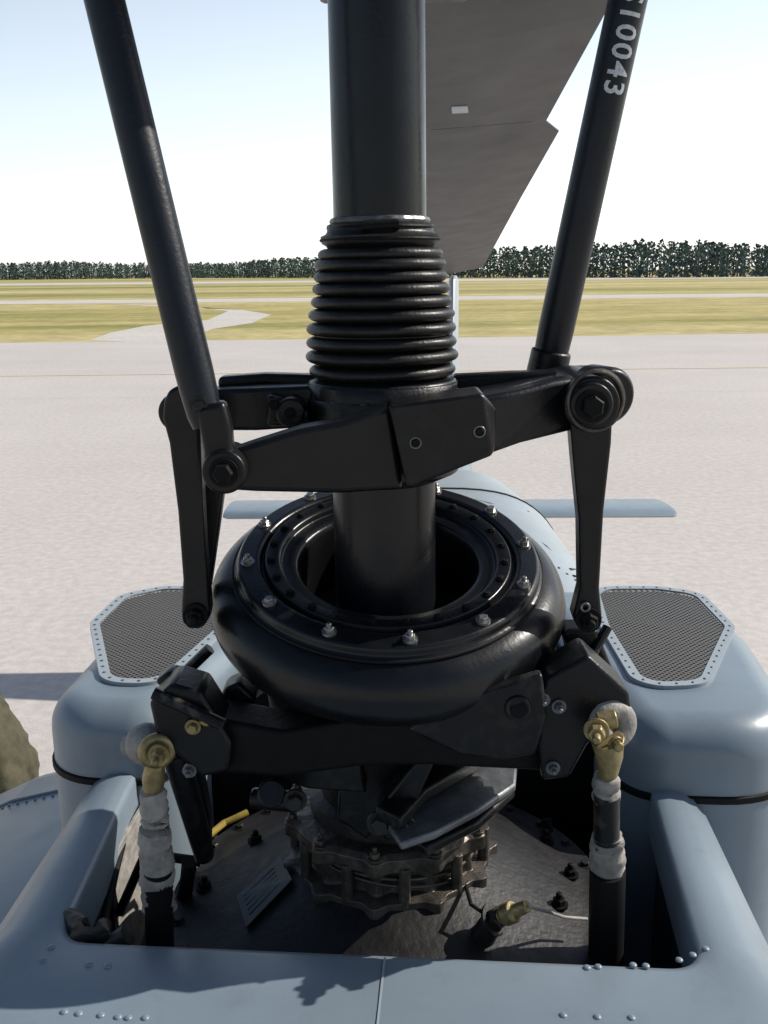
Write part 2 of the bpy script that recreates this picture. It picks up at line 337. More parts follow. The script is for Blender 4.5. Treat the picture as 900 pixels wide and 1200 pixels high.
screen('intake_screen_port',[(105,733),(118,803),(192,806),(262,742),(268,690),(190,690),(140,700)])
screen('intake_screen_starboard',[(690,690),(702,735),(746,810),(832,806),(862,738),(822,697),(770,690)])
def sidegrille(name,xl,y0,y1,z0,z1):
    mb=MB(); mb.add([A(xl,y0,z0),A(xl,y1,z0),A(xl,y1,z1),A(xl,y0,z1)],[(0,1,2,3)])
    mb.finish(name,DUCT_SHADE,fus)
    mb=MB(); s=1 if xl>0 else -1
    n=int((y1-y0)/.016); 
    for i in range(n):
        y=y0+i*.016
        for k in range(int((z1-z0)/.016)):
            c=A(xl+s*.003,y+(.008 if k%2 else 0),z0+k*.016); 
            mb.torus(c,(math.cos(PSI),-math.sin(PSI),0),.0062,.0016,8,4)
    mb.finish(name+'_mesh',SILV,fus)
sidegrille('side_grille_starboard',.609,.34,.62,-1.02,-.74)
# --- center engine cowl (tapers aft)
def arch(yl,w,zt,zb,n=36,e=3.6):
    out=[]
    for j in range(n+1):
        a=math.pi*j/n; cx=math.copysign(abs(math.cos(a))**(2/e),math.cos(a)); cy=abs(math.sin(a))**(2/e)
        out.append(A(w*cx,yl,zb+(zt-zb)*cy))
    return out
mb=MB(); mb.loft([arch(.64,.38,-.68,-.95),arch(.66,.43,-.63,-.95),arch(.80,.44,-.59,-.95),arch(1.05,.415,-.555,-1.0),arch(1.35,.37,-.54,-1.0),arch(1.6,.29,-.54,-1.0),arch(1.78,.20,-.57,-1.1),arch(1.90,.10,-.64,-1.2),arch(1.94,.04,-.70,-1.2)]); 
ecowl=mb.finish('engine_cowl',GREYL,fus,ang=60)
mb=MB(); mb.loft([arch(1.34,.3735,-.5385,-1.0),arch(1.352,.3715,-.5385,-1.0)]); mb.finish('cowl_seam',SEAL,fus)
mb=MB(); bvc=bvh(ecowl)
def ridge_(px,r):
    pp=[hit(bvc,u,v) for u,v in px]; pp=[p for p in pp if p]
    if len(pp)>1: mb.tube(pp,r,8)
for i in range(4):
    u=672-i*4; v=676-i*8
    ridge_([(u,v),(u+14,v+1),(u+30,v+4)],.0045)
mb.finish('cowl_louvres',BLACK,fus)
mb=MB(); ridge_([(560,588),(600,612),(640,640),(690,690)],.002); ridge_([(530,580),(575,590),(620,600)],.002)
for k in range(14):
    h=hit(bvc,560+k*9.5,594+k*7.2)
    if h: mb.sph(h,.0035,5)
mb.finish('cowl_rivets',SILV,fus)
def ell(yl,w,zc,h,n=24): return [A(w*math.cos(2*math.pi*j/n),yl,zc+h*math.sin(2*math.pi*j/n)) for j in range(n)]
mb=MB(); mb.loft([ell(.7,.55,-1.75,.75),ell(1.6,.50,-1.70,.65),ell(2.6,.36,-1.80,.45),ell(4.0,.28,-1.75,.30),ell(6.2,.20,-1.65,.2),ell(7.6,.13,-1.5,.15)]); mb.finish('tail_boom',GREY,fus,ang=60)
mb=MB()
def foil(c,ch,th,n=14):
    out=[]
    for j in range(n):
        a=2*math.pi*j/n; x=.5*math.cos(a); t=.5*math.sin(a)*(1-.5*(x+.5)); out.append((x*ch,t*th))
    return out
secs=[]
for yl,z,ch,th in((7.0,-1.6,.75,.13),(7.35,-.9,.62,.12),(7.7,-.08,.48,.11),(7.72,-.04,.4,.06)):
    secs.append([A(t,yl+x,z) for x,t in foil(0,ch,th)])
mb.loft(secs); mb.finish('tail_fin',GREYL,fus,ang=60)
mb=MB(); secs=[]
e0=P(262,605,6.1); e1=P(792,603,6.1)
for t in (0,.01,.5,.99,1):
    c=e0.lerp(e1,t); k=.9 if t in(0,1) else 1
    secs.append([Vector((c.x,c.y+x*k+.2,c.z-x*.02+tt*k)) for x,tt in foil(0,.52,.07)])
mb.loft(secs); mb.finish('horizontal_stabilizer',GREY,fus,ang=60)
# cabin roof: crowned, falling away to the sides
half=[(0,-1.10),(.30,-1.105),(.50,-1.115),(.65,-1.13),(.80,-1.155),(.95,-1.195),(1.06,-1.25),(1.14,-1.35),(1.19,-1.52),(1.22,-1.8),(1.2,-2.5),(1.1,-2.75)]
crs=[(-x,z) for x,z in reversed(half)]+half[1:]
secs=[[A(x*k,y,-1.9+(z+1.9)*k) for x,z in crs] for y,k in ((-2.4,.55),(-2.1,.85),(-1.6,1),(-.5,1),(.3,1),(.98,1),(1.03,.985),(1.05,.95))]
mb=MB(); mb.loft(secs); cabo=mb.finish('cabin_roof',GREY,fus,ang=50)
mb=MB()
pp=[A(-x,.88,z+.002) for x,z in half[1:8]]; mb.tube(pp,.003,6)
for i in range(len(pp)-1):
    for k in range(7): mb.sph(pp[i].lerp(pp[i+1],k/7)+Vector((0,-.02,0)),.0035,5,.6)
for k in range(45): mb.sph(A(-.72,-.1+k*.022,-1.141),.0032,5,.6)
mb.finish('roof_rivets',GREY,fus)
mb=MB()
for s in(-1,1):
    mb.tube([A(s*1.25,-2.2,-CZ+.35),A(s*1.25,-1.9,-CZ+.06),A(s*1.25,1.6,-CZ+.06)],.05)
    for yy in(-1.2,.7): mb.tube([A(s*.5,yy,-2.7),A(s*1.0,yy,-2.85),A(s*1.25,yy,-CZ+.06)],.045)
mb.finish('landing_skids',GREY,fus)
# --- transmission cowl frame with opening
q0=loc(PZ(66,1106,-.72)); q1=loc(PZ(818,1122,-.72)); q2=loc(PZ(748,880,-.72)); q3=loc(PZ(166,890,-.72))
yf=(q0[1]+q1[1])/2
opening=ccw(roundpoly([(q0[0],yf),(q1[0],yf),(q2[0]+.005,.34),(q3[0]-.01,.34)],[.035,.035,.06,.06],10))
prof=[(0,-.07),(0,-.010),(.003,-.004),(.009,0),(.03,0.002),(.055,-.001),(.080,-.010),(.100,-.026),(.114,-.050),(.122,-.085),(.126,-.2),(.126,-.46)]
secs=[]; n=len(opening)
for d,z in prof:
    ring=[]
    for i in range(n):
        t=opening[(i+1)%n]-opening[i-1]; nn=Vector((t.y,-t.x)).normalized()
        fr=max(0,-nn.y)**2; side=abs(nn.x)
        dd=d*(1+7.5*fr*(d/.126)); 
        fl=.66+.34*max(0,min(1,(.05-opening[i].y)/.3))*side+ .3*fr
        zz=z*(1-.75*fr) if z>-.1 and d>0.02 else z
        dv=Vector((nn.x*d*fl*(1+1.6*fr),nn.y*(d*.66 if fr<.05 else dd)))
        ring.append(A(opening[i].x+dv.x,opening[i].y+dv.y,-.72+zz))
    secs.append(ring)
mb=MB(); mb.loft(secs,cap=False); mb.finish('transmission_cowl',GREY,fus,ang=50)
inner=offset(opening,.014)
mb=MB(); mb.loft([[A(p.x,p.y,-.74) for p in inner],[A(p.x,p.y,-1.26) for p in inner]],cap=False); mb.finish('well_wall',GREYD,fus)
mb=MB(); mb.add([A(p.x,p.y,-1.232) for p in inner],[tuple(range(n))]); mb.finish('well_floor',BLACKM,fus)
mb=MB(); xw=q3[0]+.012
mb.prism([A(xw-.0,.02,-.765),A(xw,.24,-.765),A(xw,.24,-.92),A(xw,.02,-.98)],(.006,0,0)); mb.finish('wall_panel',TAPE,fus,bevel=.001)
mb=MB()
for (u,v) in [(688,1134),(701,1133),(742,1131),(757,1132),(796,1125),(812,1119),(827,1112),(75,1186),(92,1188),(118,1190),(138,1192),(150,1193),(170,1193),(104,1130),(126,1132),(660,1190),(700,1192),(740,1193),(60,1110),(50,1125)]:
    p=PZ(u,v,-.7195); mb.sph(p,.0042,8,.5)
mb.finish('deck_rivets',GREY,fus)
mb=MB(); p=PZ(451,1122,-.7182); q=PZ(441,1215,-.7182)
mb.add([p+Vector((-.0012,0,0)),p+Vector((.0012,0,0)),q+Vector((.0012,0,0)),q+Vector((-.0012,0,0))],[(0,1,2,3)]); mb.finish('deck_seam',GREYL,fus)
# ================================================================ transmission
tr=root('transmission',(XM,MY,CZ-.8))
MX=P(454,700,MY).x
def coneh(r):
    if r<.11: return -.69
    if r<.25: return -.715-(r-.11)*.5
    return -.79-(r-.25)*1.2
mb=MB(); mb.lathe([(.05,-.62),(.10,-.64),(.104,-.715),(.25,-.787),(.262,-.789),(.285,-.791),(.288,-.81),(.26,-.82),(.25,-1.2)],(MX,MY,CZ),n=96)
mb.finish('gearbox_housing',GEAR,tr)
def PC(u,v,off=0.0):
    d=ray(u,v); t=.6
    while t<2.2:
        p=C+d*t; r=math.hypot(p.x-MX,p.y-MY)
        if p.z-CZ<coneh(r)+off: return p
        t+=.002
    return C+d*1.5
mb=MB()
for j in range(30):
    a=2*math.pi*j/30; mb.bolt((MX+.272*math.cos(a),MY+.272*math.sin(a),CZ-.790),(0,0,1),.006,.006)
mb.finish('gearbox_bolts',GEAR,tr)
def lug(a,r,z): return 1+.09*max(0,math.cos(a*11))**2
mb=MB(); mb.lathe([(.085,-.655),(.118,-.658),(.125,-.664),(.125,-.680),(.110,-.685),(.107,-.70),(.110,-.715),(.128,-.719),(.128,-.732),(.10,-.735)],(MX,MY,CZ),n=176,mod=lug)
for j in range(11):
    a=2*math.pi*j/11
    mb.bolt((MX+.126*math.cos(a),MY+.126*math.sin(a),CZ-.66),(0,0,1),.006,.008,stud=True)
    mb.cyl((MX+.122*math.cos(a+.28),MY+.122*math.sin(a+.28),CZ-.73),(MX+.122*math.cos(a+.28),MY+.122*math.sin(a+.28),CZ-.675),.007)
mb.finish('cast_collar',CAST,tr,bevel=.001)
mb=MB()
for i in range(4): mb.torus((MX,MY,CZ-.675-.010*i),(.05*i,.03*(i%2),1),.113+.003*(i%2),.0022,64,8)
mb.finish('lock_wires',CAST,tr)
mb=MB(); pl=[PC(u,v,.004) for u,v in((277,1052),(328,1004),(342,1032),(288,1088))]
mb.prism(pl,(0,0,.002)); mb.finish('data_plate',PLATE,tr)
mb=MB(); 
for t in(.2,.35,.5,.65,.8):
    a_=(pl[0].lerp(pl[3],t))*.88+(pl[1].lerp(pl[2],t))*.12; b2_=pl[0].lerp(pl[3],t)*.2+pl[1].lerp(pl[2],t)*.8; mb.tube([a_+Vector((0,0,.0024)),b2_+Vector((0,0,.0024))],.0006,6)
mb.finish('data_plate_lines',SEAL,tr)
s0=PC(560,1090); s1=P(578,1078,s0.y-.01); s2=P(618,1062,s0.y-.03)
mb=MB(); mb.cyl(s0-Vector((0,0,.02)),s1,.016,.013); mb.bolt(s1,(s2-s1),.013,.012); mb.finish('sender_base',GEAR,tr)
mb=MB(); mb.tube([s1,s1.lerp(s2,.3),s1.lerp(s2,.35),s1.lerp(s2,.6),s1.lerp(s2,.65),s2],[.009,.009,.0125,.0125,.008,.007]); mb.finish('sender_connector',BRASS,tr,bevel=.001)
mb=MB(); mb.tube([s2,P(640,1068,s0.y),P(662,1075,s0.y+.02),P(688,1077,s0.y+.03)],.002,8); mb.finish('sender_wire',TAPE,tr)
mb=MB(); mb.tube([PC(545,1035),P(552,1060,s0.y),s1],.0025,8); mb.finish('sender_lead',SEAL,tr)
mb=MB()
for u,v in((640,985),(668,1025),(655,1060),(250,985),(240,1040),(300,985)):
    p=PC(u,v); mb.bolt(p,(0,0,1),.008,.009,stud=True)
mb.finish('well_fittings',BLACKM,tr)
mb=MB(); mb.tube([P(244,980,1.25),P(262,965,1.3),P(290,952,1.32)],.005,10); mb.tube([P(85,1085,1.05),P(100,1060,1.12),P(112,1020,1.18)],.009,10)
mb.finish('yellow_handle',YEL,tr)
mb=MB(); mb.tube([P(80,1075,1.02),P(92,1090,1.0),P(118,1100,1.0),P(122,1085,1.03)],[.012,.016,.014,.01],12); mb.cyl(P(130,1108,1.0),P(150,1095,1.0),.012); mb.finish('rod_fitting',CAST,tr)
mb=MB(); mb.tube([P(140,1070,1.2),P(170,1000,1.2),P(235,1010,1.2)],.007,12); mb.tube([P(222,1010,1.12),P(215,1060,1.15),P(228,1110,1.1)],.010,12)
mb.tube([P(640,960,1.3),P(650,1010,1.28),P(640,1100,1.2)],.008,12)
mb.tube([P(120,1090,1.1),P(135,1020,1.2),P(150,960,1.3)],.006,12)
mb.finish('hydraulic_hoses',SEAL,tr)
# ================================================================ rotor mast
ma=root('rotor_mast',(XM,MY,CZ))
top=P(437,-260,MY); lowp=P(452,700,MY)
axis=(top-lowp).normalized()
def onax(v):
    z=P(447,v,MY).z; t=(z-lowp.z)/(top.z-lowp.z); return lowp.lerp(top,t)
mb=MB(); mb.cyl(onax(276),top,.0515,.0520,64); mb.finish('mast_tube',MASTM,ma)
mb=MB(); mb.cyl(lowp-axis*.30,onax(470),.0605,.0605,64); mb.finish('collective_sleeve',MASTM,ma)
def rr(px,v): return (P(450+px,v,MY)-P(450,v,MY)).length
prof=[]; base=onax(445)
def zz(v): return (onax(v)-base).length*(1 if onax(v).z>base.z else -1)
prof+= [(rr(88,458),zz(462)),(rr(88,458),zz(448)),(rr(82,440),zz(444))]
ridge=[(433,86),(416,88),(400,87),(384,87),(368,85),(353,84),(338,82),(324,80),(310,78),(298,75)]
for i,(v,wd) in enumerate(ridge):
    sp=7.9; wd+=random.uniform(-1,1)
    for k in range(9):
        a=-90+180*k/8; r_in=rr(wd-12,v); r_out=rr(wd,v)
        prof.append((r_in+(r_out-r_in)*max(0,math.cos(R(a)))**.85, zz(v-sp*math.sin(R(a))*.93)))
prof+= [(rr(64,286),zz(288)),(rr(69,282),zz(285)),(rr(70,280),zz(277)),(rr(64,270),zz(274)),(rr(62,268),zz(271)),(rr(62,264),zz(264)),(rr(56,260),zz(261))]
mb=MB(); mb.lathe(prof,base,axis,128,mod=lambda a,r,z:1+.012*math.sin(a*2+z*40)+.006*math.sin(a*5+z*90)); mb.finish('rubber_bellows',RUBBER,ma,ang=60)
mb=MB(); mb.torus(onax(267),axis,.0575,.0022,64,8); mb.torus(onax(281),axis,.066,.0018,64,8); mb.cyl(onax(268)+Vector((-.02,-.056,0)),onax(268)+Vector((.02,-.056,.002)),.005,n=12)
mb.finish('bellows_clamp',BLACKM,ma)
# bead of sealant round the mast above the bellows
mb=MB(); mb.lathe([(.0515,.004),(.0545,.003),(.056,0),(.0545,-.003),(.0515,-.004)],onax(259),axis,90,mod=lambda a,r,z:1+.012*math.sin(a*9)+.01*math.sin(a*23+1)); mb.finish('sealant_bead',SILV,ma)
mb=MB(); b0=onax(462)
mb.lathe([(.06,.0),(.088,.0),(.090,-.004),(.090,-.018),(.082,-.022),(.080,-.075),(.06,-.08)],b0,axis,64)
for j in range(14):
    a=2*math.pi*j/14; mb.bolt(b0+Vector((.083*math.cos(a),.083*math.sin(a),0)),axis,.005,.006)
mb.finish('sleeve_collar',BLACK,ma)
mb=MB(); mb.cyl(top-axis*.12,top+axis*.1,.09,.09,48); mb.prism([top+Vector((-.12,-.75,-.03)),top+Vector((.12,-.75,-.03)),top+Vector((.16,.75,-.03)),top+Vector((-.10,.75,-.03))],(0,0,.1)); mb.finish('rotor_hub',BLACK,ma,bevel=.01)
# ================================================================ scissors
scs=root('scissors_assembly',(XM,MY,CZ-.18))
def sec(u,vt,vb,Y,dep,du=0):
    a=P(u,vt,Y); b=P(u+du,vb,Y); o=Vector((0,dep,0)); return [a,b,b+o,a+o]
mb=MB(); mb.loft([sec(268,528,575,.99,.030),sec(300,518,577,.99,.035),sec(350,503,578,1.0,.04),sec(400,494,579,1.01,.045),sec(458,476,574,1.02,.05,14)])
mb.finish('drive_arm_port',BLACK,scs,bevel=.006,seg=3)
mb=MB(); mb.loft([sec(455,476,573,1.010,.07,22),sec(566,461,534,1.010,.07,12),sec(582,480,512,1.022,.05,0)],) 
mb.finish('arm_boss_block',BLACK,scs,bevel=.0035,seg=3)
mb=MB(); mb.loft([sec(560,466,535,1.03,.045,8),sec(610,457,520,1.05,.04),sec(650,446,510,1.07,.04),sec(690,440,500,1.09,.04)])
mb.finish('drive_arm_starboard',BLACK,scs,bevel=.006,seg=3)
mb=MB(); mb.loft([sec(560,463,470,1.10,.1),sec(620,447,462,1.14,.1),sec(665,436,455,1.17,.08),sec(700,430,470,1.17,.03)]); mb.finish('arm_web_starboard',BLACK,scs,bevel=.004)
mb=MB(); mb.loft([sec(206,462,500,1.14,.05),sec(262,456,505,1.13,.05),sec(300,455,505,1.12,.055),sec(380,452,500,1.12,.06)])
mb.loft([sec(255,442,456,1.17,.03),sec(310,438,452,1.17,.03),sec(380,440,456,1.16,.03)])
mb.loft([sec(530,440,470,1.17,.03),sec(620,436,462,1.17,.03),sec(690,432,458,1.17,.03)])
mb.loft([sec(312,462,500,1.10,.03),sec(340,470,500,1.095,.03),sec(362,482,500,1.09,.03)])
mb.finish('drive_arm_aft',BLACK,scs,bevel=.005,seg=3)
mb=MB()
def pin(u,v,Y,r,dep):
    p=P(u,v,Y); mb.cyl(p,p+Vector((0,dep,0)),r,r,40)
pin(208,484,1.10,.022,.06); pin(694,474,1.055,.030,.13); pin(694,474,1.045,.023,.02); pin(262,554,.965,.022,.06); pin(340,484,1.085,.016,.03)
mb.finish('pivot_bosses',BLACK,scs,bevel=.003,seg=3)
mb=MB()
for u,v,Y,r in((210,480,1.098,.010),(694,476,1.043,.012),(262,554,.962,.010)):
    mb.bolt(P(u,v,Y),(0,-1,0),r,.010)
for u,v in((487,519),(562,506),(340,484),(322,474)):
    mb.bolt(P(u,v,1.012 if u>400 else 1.085),(0,-1,0),.0045,.004)
mb.finish('pivot_bolts',BLACKM,scs)
mb=MB()
for u,v,Y in((487,519,1.0115),(562,506,1.0115)): 
    mb.torus(P(u,v,Y-.002),(0,-1,0),.0055,.0009,20,6)
mb.finish('chipped_bolt_rims',SILV,scs)
mb=MB(); p=P(698,470,1.055); mb.torus(p,(.25,-1,0.05),.0315,.0022,48,8); mb.torus(p+Vector((.004,.012,0)),(.25,-1,0.05),.0315,.0020,48,8)
mb.finish('bearing_rings',CAST,scs)
mb=MB(); p=P(697,460,1.11); mb.lathe([(.001,-.012),(.027,-.012),(.031,-.006),(.031,.03),(.027,.036),(.001,.036)],p,(.35,-1,0),40); mb.finish('bearing_cap',BLACK,scs,bevel=.002)
mb=MB(); b1=onax(500); mb.lathe([(.061,.06),(.085,.055),(.088,.03),(.088,-.05),(.062,-.062)],b1,axis,48); mb.finish('trunnion',BLACK,scs,bevel=.002)
def link(mb,pts,Y,dep): mb.prism([P(u,v,Y) for u,v in pts],(0,dep,0))
mb=MB()
link(mb,[(192,470),(197,458),(208,452),(222,455),(231,468),(234,500),(236,560),(240,640),(246,715),(244,728),(234,737),(222,738),(213,730),(212,716),(214,680),(208,600),(198,520),(190,490)],1.075,.026)
mb.finish('scissor_link_port',BLACK,scs,bevel=.004,seg=3)
mb=MB(); link(mb,[(232,540),(262,575),(256,620),(246,690),(236,700),(234,640)],1.13,.02); mb.finish('scissor_link_port_aft',BLACK,scs,bevel=.003)
mb=MB()
link(mb,[(666,468),(672,452),(688,444),(706,446),(717,460),(719,478),(717,520),(708,600),(703,690),(706,722),(702,735),(690,741),(677,736),(672,722),(680,690),(679,610),(672,540),(668,490)],1.065,.028)
mb.finish('scissor_link_starboard',BLACK,scs,bevel=.004,seg=3)
mb=MB()
for u,v,Y,r in((229,722,1.072,.010),(690,727,1.062,.010)): mb.bolt(P(u,v,Y),(0,-1,0),r,.010,stud=True)
mb.finish('link_bolts',BLACKM,scs)
mb=MB(); mb.torus(P(686,712,1.06),(0,-1,0),.0045,.0016,20,8); mb.finish('link_bushing',SILV,scs)
mb=MB()
link(mb,[(228,478),(262,470),(270,500),(272,530),(284,545),(284,566),(270,578),(250,578),(238,566),(238,530)],.972,.024)
mb.finish('rod_clevis_port',BLACK,scs,bevel=.006,seg=3)
# ================================================================ pitch rods
def rod(name,pts,Ys,rad,m=RODM):
    r_=root(name,P(*pts[0],Ys[0])); 
    p=[P(u,v,Y) for (u,v),Y in zip(pts,Ys)]; d=(p[1]-p[0]); mb=MB(); p0=p[0]; p1=p[1]
    mb.tube([p0,p0+d*.02,p0+d*.06,p0+d*.09,p0+d*.5,p1],[rad*.75,rad*.9,rad*.97,rad,rad,rad],36); mb.finish('rod_tube',m,r_); return r_,p0,p1
rl,p0,p1=rod('pitch_control_rod',[(243,500),(62,-250)],[.99,1.06],.0193)
mb=MB(); mb.bolt(p0.lerp(p1,.04)+Vector((0,-.018,0)),(0,-1,0),.006,.004); mb.finish('rod_bolt',BLACK,rl)
rr_,p0,p1=rod('pitch_control_rod',[(640,440),(790,-250)],[1.26,1.22],.0222)
mb=MB(); mb.cyl(p0-(p1-p0)*.03,p0+(p1-p0)*.05,.026,.025,24); mb.finish('rod_end',BLACK,rr_,bevel=.003)
cu=bpy.data.curves.new('serial_stencil','FONT'); cu.body='3S10043'; cu.size=.034; cu.space_character=1.15; cu.resolution_u=3; cu.offset=.0006
to=bpy.data.objects.new('tmp',cu); sc.collection.objects.link(to); bpy.context.view_layer.update()
dg=bpy.context.evaluated_depsgraph_get(); tm=bpy.data.meshes.new_from_object(to.evaluated_get(dg)); bpy.data.objects.remove(to)
bm=bmesh.new(); bm.from_mesh(tm); bmesh.ops.subdivide_edges(bm,edges=[e for e in bm.edges if e.calc_length()>.004],cuts=3,use_grid_fill=True); bmesh.ops.triangulate(bm,faces=bm.faces); 
ax=(p1-p0).normalized()
def axpt(v):
    lo_,hi=0,1
    for _ in range(40):
        md=(lo_+hi)/2; p=p0.lerp(p1,md); q=p-C; loc_=M3.transposed()@q; vv=600-F*loc_.y/(-loc_.z)
        if vv>v: lo_=md
        else: hi=md
    return p0.lerp(p1,(lo_+hi)/2)
e_=axpt(112); wd=max(v.co.x for v in bm.verts)
fwd=Vector((0,-1,0)); fwd=(fwd-ax*fwd.dot(ax)).normalized(); side=ax.cross(fwd); 
if side.x<0: side=-side
for v in bm.verts:
    al=wd-v.co.x; ang=(v.co.y-.012)/.0222+.15; rad=.0226
    v.co=e_+ax*al+fwd*(rad*math.cos(ang))+side*(rad*math.sin(ang))
bm.to_mesh(tm); bm.free(); tm.materials.clear(); tm.materials.append(WHITE)
tx=bpy.data.objects.new('serial_stencil',tm); sc.collection.objects.link(tx); tx.parent=rr_; tx.matrix_parent_inverse=rr_.matrix_world.inverted()
# ================================================================ swashplate
sw=root('swashplate',(XM,MY,CZ-.36))
sc0=P(455,653,MY+.005); TL=R(17); sax=Vector((.02,-math.sin(TL),math.cos(TL))).normalized()
prof=[(.106,-.10),(.106,-.014),(.110,-.006),(.116,-.003),(.128,-.003),(.130,.004),(.134,.006),(.147,.006),(.149,.000),(.151,-.003),(.154,.004),(.158,.006),(.178,.004),(.181,.001),(.182,-.006),(.188,-.010)]
mb=MB(); mb.lathe(prof,sc0,sax,128); mb.finish('bearing_ring',RINGM,sw,bevel=.0012,ang=30)
prof=[(.108,-.02),(.181,-.010),(.186,-.012)]+arc(.1745,-.053,.0425,70,-95,22)+[(.13,-.099),(.12,-.14)]
mb=MB(); mb.lathe(prof,sc0,sax,128); mb.finish('outer_ring',RINGM,sw,ang=60)
B=basis(sax)
mb=MB(); mb2=MB()
for j in range(12):
    a=2*math.pi*(j+.25)/12; mb.bolt(sc0+B@Vector((.168*math.cos(a),.168*math.sin(a),.006)),sax,.0056,.006,stud=(j%3!=1))
for j in range(24):
    a=2*math.pi*(j+.5)/24; mb2.bolt(sc0+B@Vector((.140*math.cos(a),.140*math.sin(a),.007)),sax,.0035,.003)
mb.finish('ring_bolts',STEEL,sw); mb2.finish('inner_ring_bolts',BLACKM,sw)
mb=MB(); mb.lathe([(.062,-.12),(.106,-.10)],sc0,sax,64); mb.finish('bearing_floor',BLACKM,sw)
mb=MB(); mb.torus(sc0+B@Vector((0,0,-.010)),sax,.186,.0022,96,8); mb.finish('ring_seal',SEAL,sw)
mb=MB(); mb.lathe([(.13,-.42),(.15,-.49),(.145,-.53),(.09,-.56),(.085,-.66)],(MX,MY,CZ),n=64); mb.finish('support_barrel',BLACKM,sw)
mb=MB(); mb.loft([sec(228,838,905,1.02,.06),sec(330,858,912,1.0,.06),sec(420,842,900,.99,.07),sec(500,842,898,.99,.07),sec(640,835,905,1.02,.06)]); mb.finish('inner_ring_beam',BLACKM,sw,bevel=.006,seg=3)
mb=MB()
link(mb,[(478,856),(500,838),(560,812),(636,790),(642,840),(628,885),(590,892),(540,886)],.985,.018)
mb.finish('horn_plate',BLACK,sw,bevel=.004)
mb=MB(); mb.torus(P(607,830,.984),(0,-1,0),.0115,.003,32,8); mb.finish('horn_hole_rim',BLACK,sw)
mb=MB(); mb.cyl(P(607,830,.983),P(607,830,.984),.0105); mb.finish('horn_hole_shade_disc',SEAL,sw)  # solid dark disc on the plate stands in for the shaded hole
mb=MB()
link(mb,[(632,812),(640,796),(690,768),(716,792),(738,812),(742,842),(716,862),(690,872),(668,912),(636,916),(630,870)],1.0,.06)
link(mb,[(655,800),(668,770),(660,742),(668,738),(700,738),(720,788),(712,800)],1.09,.04)
mb.finish('horn_starboard',BLACK,sw,bevel=.005,seg=3)
mb=MB()
link(mb,[(174,824),(200,802),(236,812),(252,838),(272,872),(268,905),(236,912),(206,885),(182,860)],1.0,.06)
link(mb,[(250,838),(262,808),(280,800),(300,820),(286,850)],1.08,.04)
link(mb,[(180,800),(196,788),(212,792),(214,806),(196,812)],1.05,.03)
mb.finish('horn_port',BLACK,sw,bevel=.005,seg=3)
mb=MB()
mb.tube([P(690,775,1.08),P(712,735,1.10)],.006,10); mb.tube([P(660,770,1.05),P(640,800,1.02)],.008,10)
mb.tube([P(215,790,1.12),P(246,760,1.12)],.007,10); mb.tube([P(180,812,1.0),P(262,850,.99)],.007,10)
mb.finish('brackets',BLACK,sw)
mb=MB()
for u,v,Y in((636,820,.998),(655,828,.998),(648,900,.998),(222,903,1.0)): mb.bolt(P(u,v,Y),(0,-1,0),.0055,.007,stud=True)
mb.finish('horn_bolts',SILV,sw)
mb=MB()
for u,v in((226,852),(242,842)): mb.bolt(P(u,v,.995),(0,-1,0),.006,.008)
mb.finish('cadmium_bolts',BRASS,sw)
mb=MB(); mb.loft([sec(205,880,895,1.03,.04),sec(228,880,1000,1.06,.03),sec(246,960,1010,1.08,.02)])
mb.tube([P(205,880,1.04),P(228,960,1.06),P(240,1005,1.08)],[.016,.014,.012],16)
mb.tube([P(295,935,1.03),P(350,940,1.02)],[.012,.012],16); mb.cyl(P(318,930,1.0),P(318,930,1.04),.016)
mb.finish('collective_lever',BLACK,sw,bevel=.003)
mb=MB(); mb.bolt(P(346,938,1.0),(0,-1,0),.009,.01); mb.bolt(P(445,965,.99),(0,-1,0),.010,.01); mb.bolt(P(474,970,.985),(0,-1,0),.009,.01,stud=True); mb.finish('lever_bolts',GEAR,sw)
mb=MB()
mb.prism([PZ(u,v,-.600) for u,v in((448,965),(470,930),(520,903),(575,893),(606,905),(604,928),(560,958),(510,985),(470,998))],(0,0,.010))
mb.finish('lever_plate_upper',SILV,sw,bevel=.003)
mb=MB()
mb.prism([PZ(u,v,-.585) for u,v in((440,960),(480,915),(540,888),(575,885),(560,905),(500,940),(470,975))],(0,0,.016))
mb.prism([PZ(u,v,-.615) for u,v in((470,985),(520,968),(590,925),(604,935),(560,975),(500,1005))],(0,0,.012))
mb.prism([P(u,v,1.0) for u,v in((442,950),(490,890),(512,888),(480,960),(470,985),(450,985))],(0,.03,0))
mb.prism([P(u,v,1.05) for u,v in((400,880),(470,870),(500,890),(450,950),(430,985),(395,960))],(0,.03,0))
mb.prism([P(u,v,1.03) for u,v in((300,905),(420,890),(430,930),(360,925))],(0,.03,0))
mb.finish('lever_plate_black',BLACK,sw,bevel=.003)
# ================================================================ control rods with tape
def crod(pt,Y): return root('control_rod',P(*pt,Y))
def lumpy(mb,p0,p1,r,n=14,amp=.12):
    ptsx=[];rs=[]
    for i in range(n+1):
        t=i/n; ptsx.append(p0.lerp(p1,t)+Vector((random.uniform(-1,1),random.uniform(-1,1),0))*.0012); rs.append(r*(1+random.uniform(-amp,amp))*(0.82 if i in(0,n) else 1))
    tb={}
    def md(j,i):
        k=(j//2,i)
        if k not in tb: tb[k]=1+random.uniform(-.06,.06)
        return tb[k]
    mb.tube(ptsx,rs,24,md)
cr=crod((184,890),1.0)
mb=MB(); lumpy(mb,P(179,925,1.0),P(183,975,1.01),.0155,9,.07); lumpy(mb,P(181,970,1.01),P(187,1072,1.03),.0195,12,.05); mb.finish('tape_wrap',TAPE,cr,ang=70)
mb=MB(); mb.cyl(P(184,1000,1.015),P(195,1330,1.06),.0165); mb.finish('rod_tube',SEAL,cr)
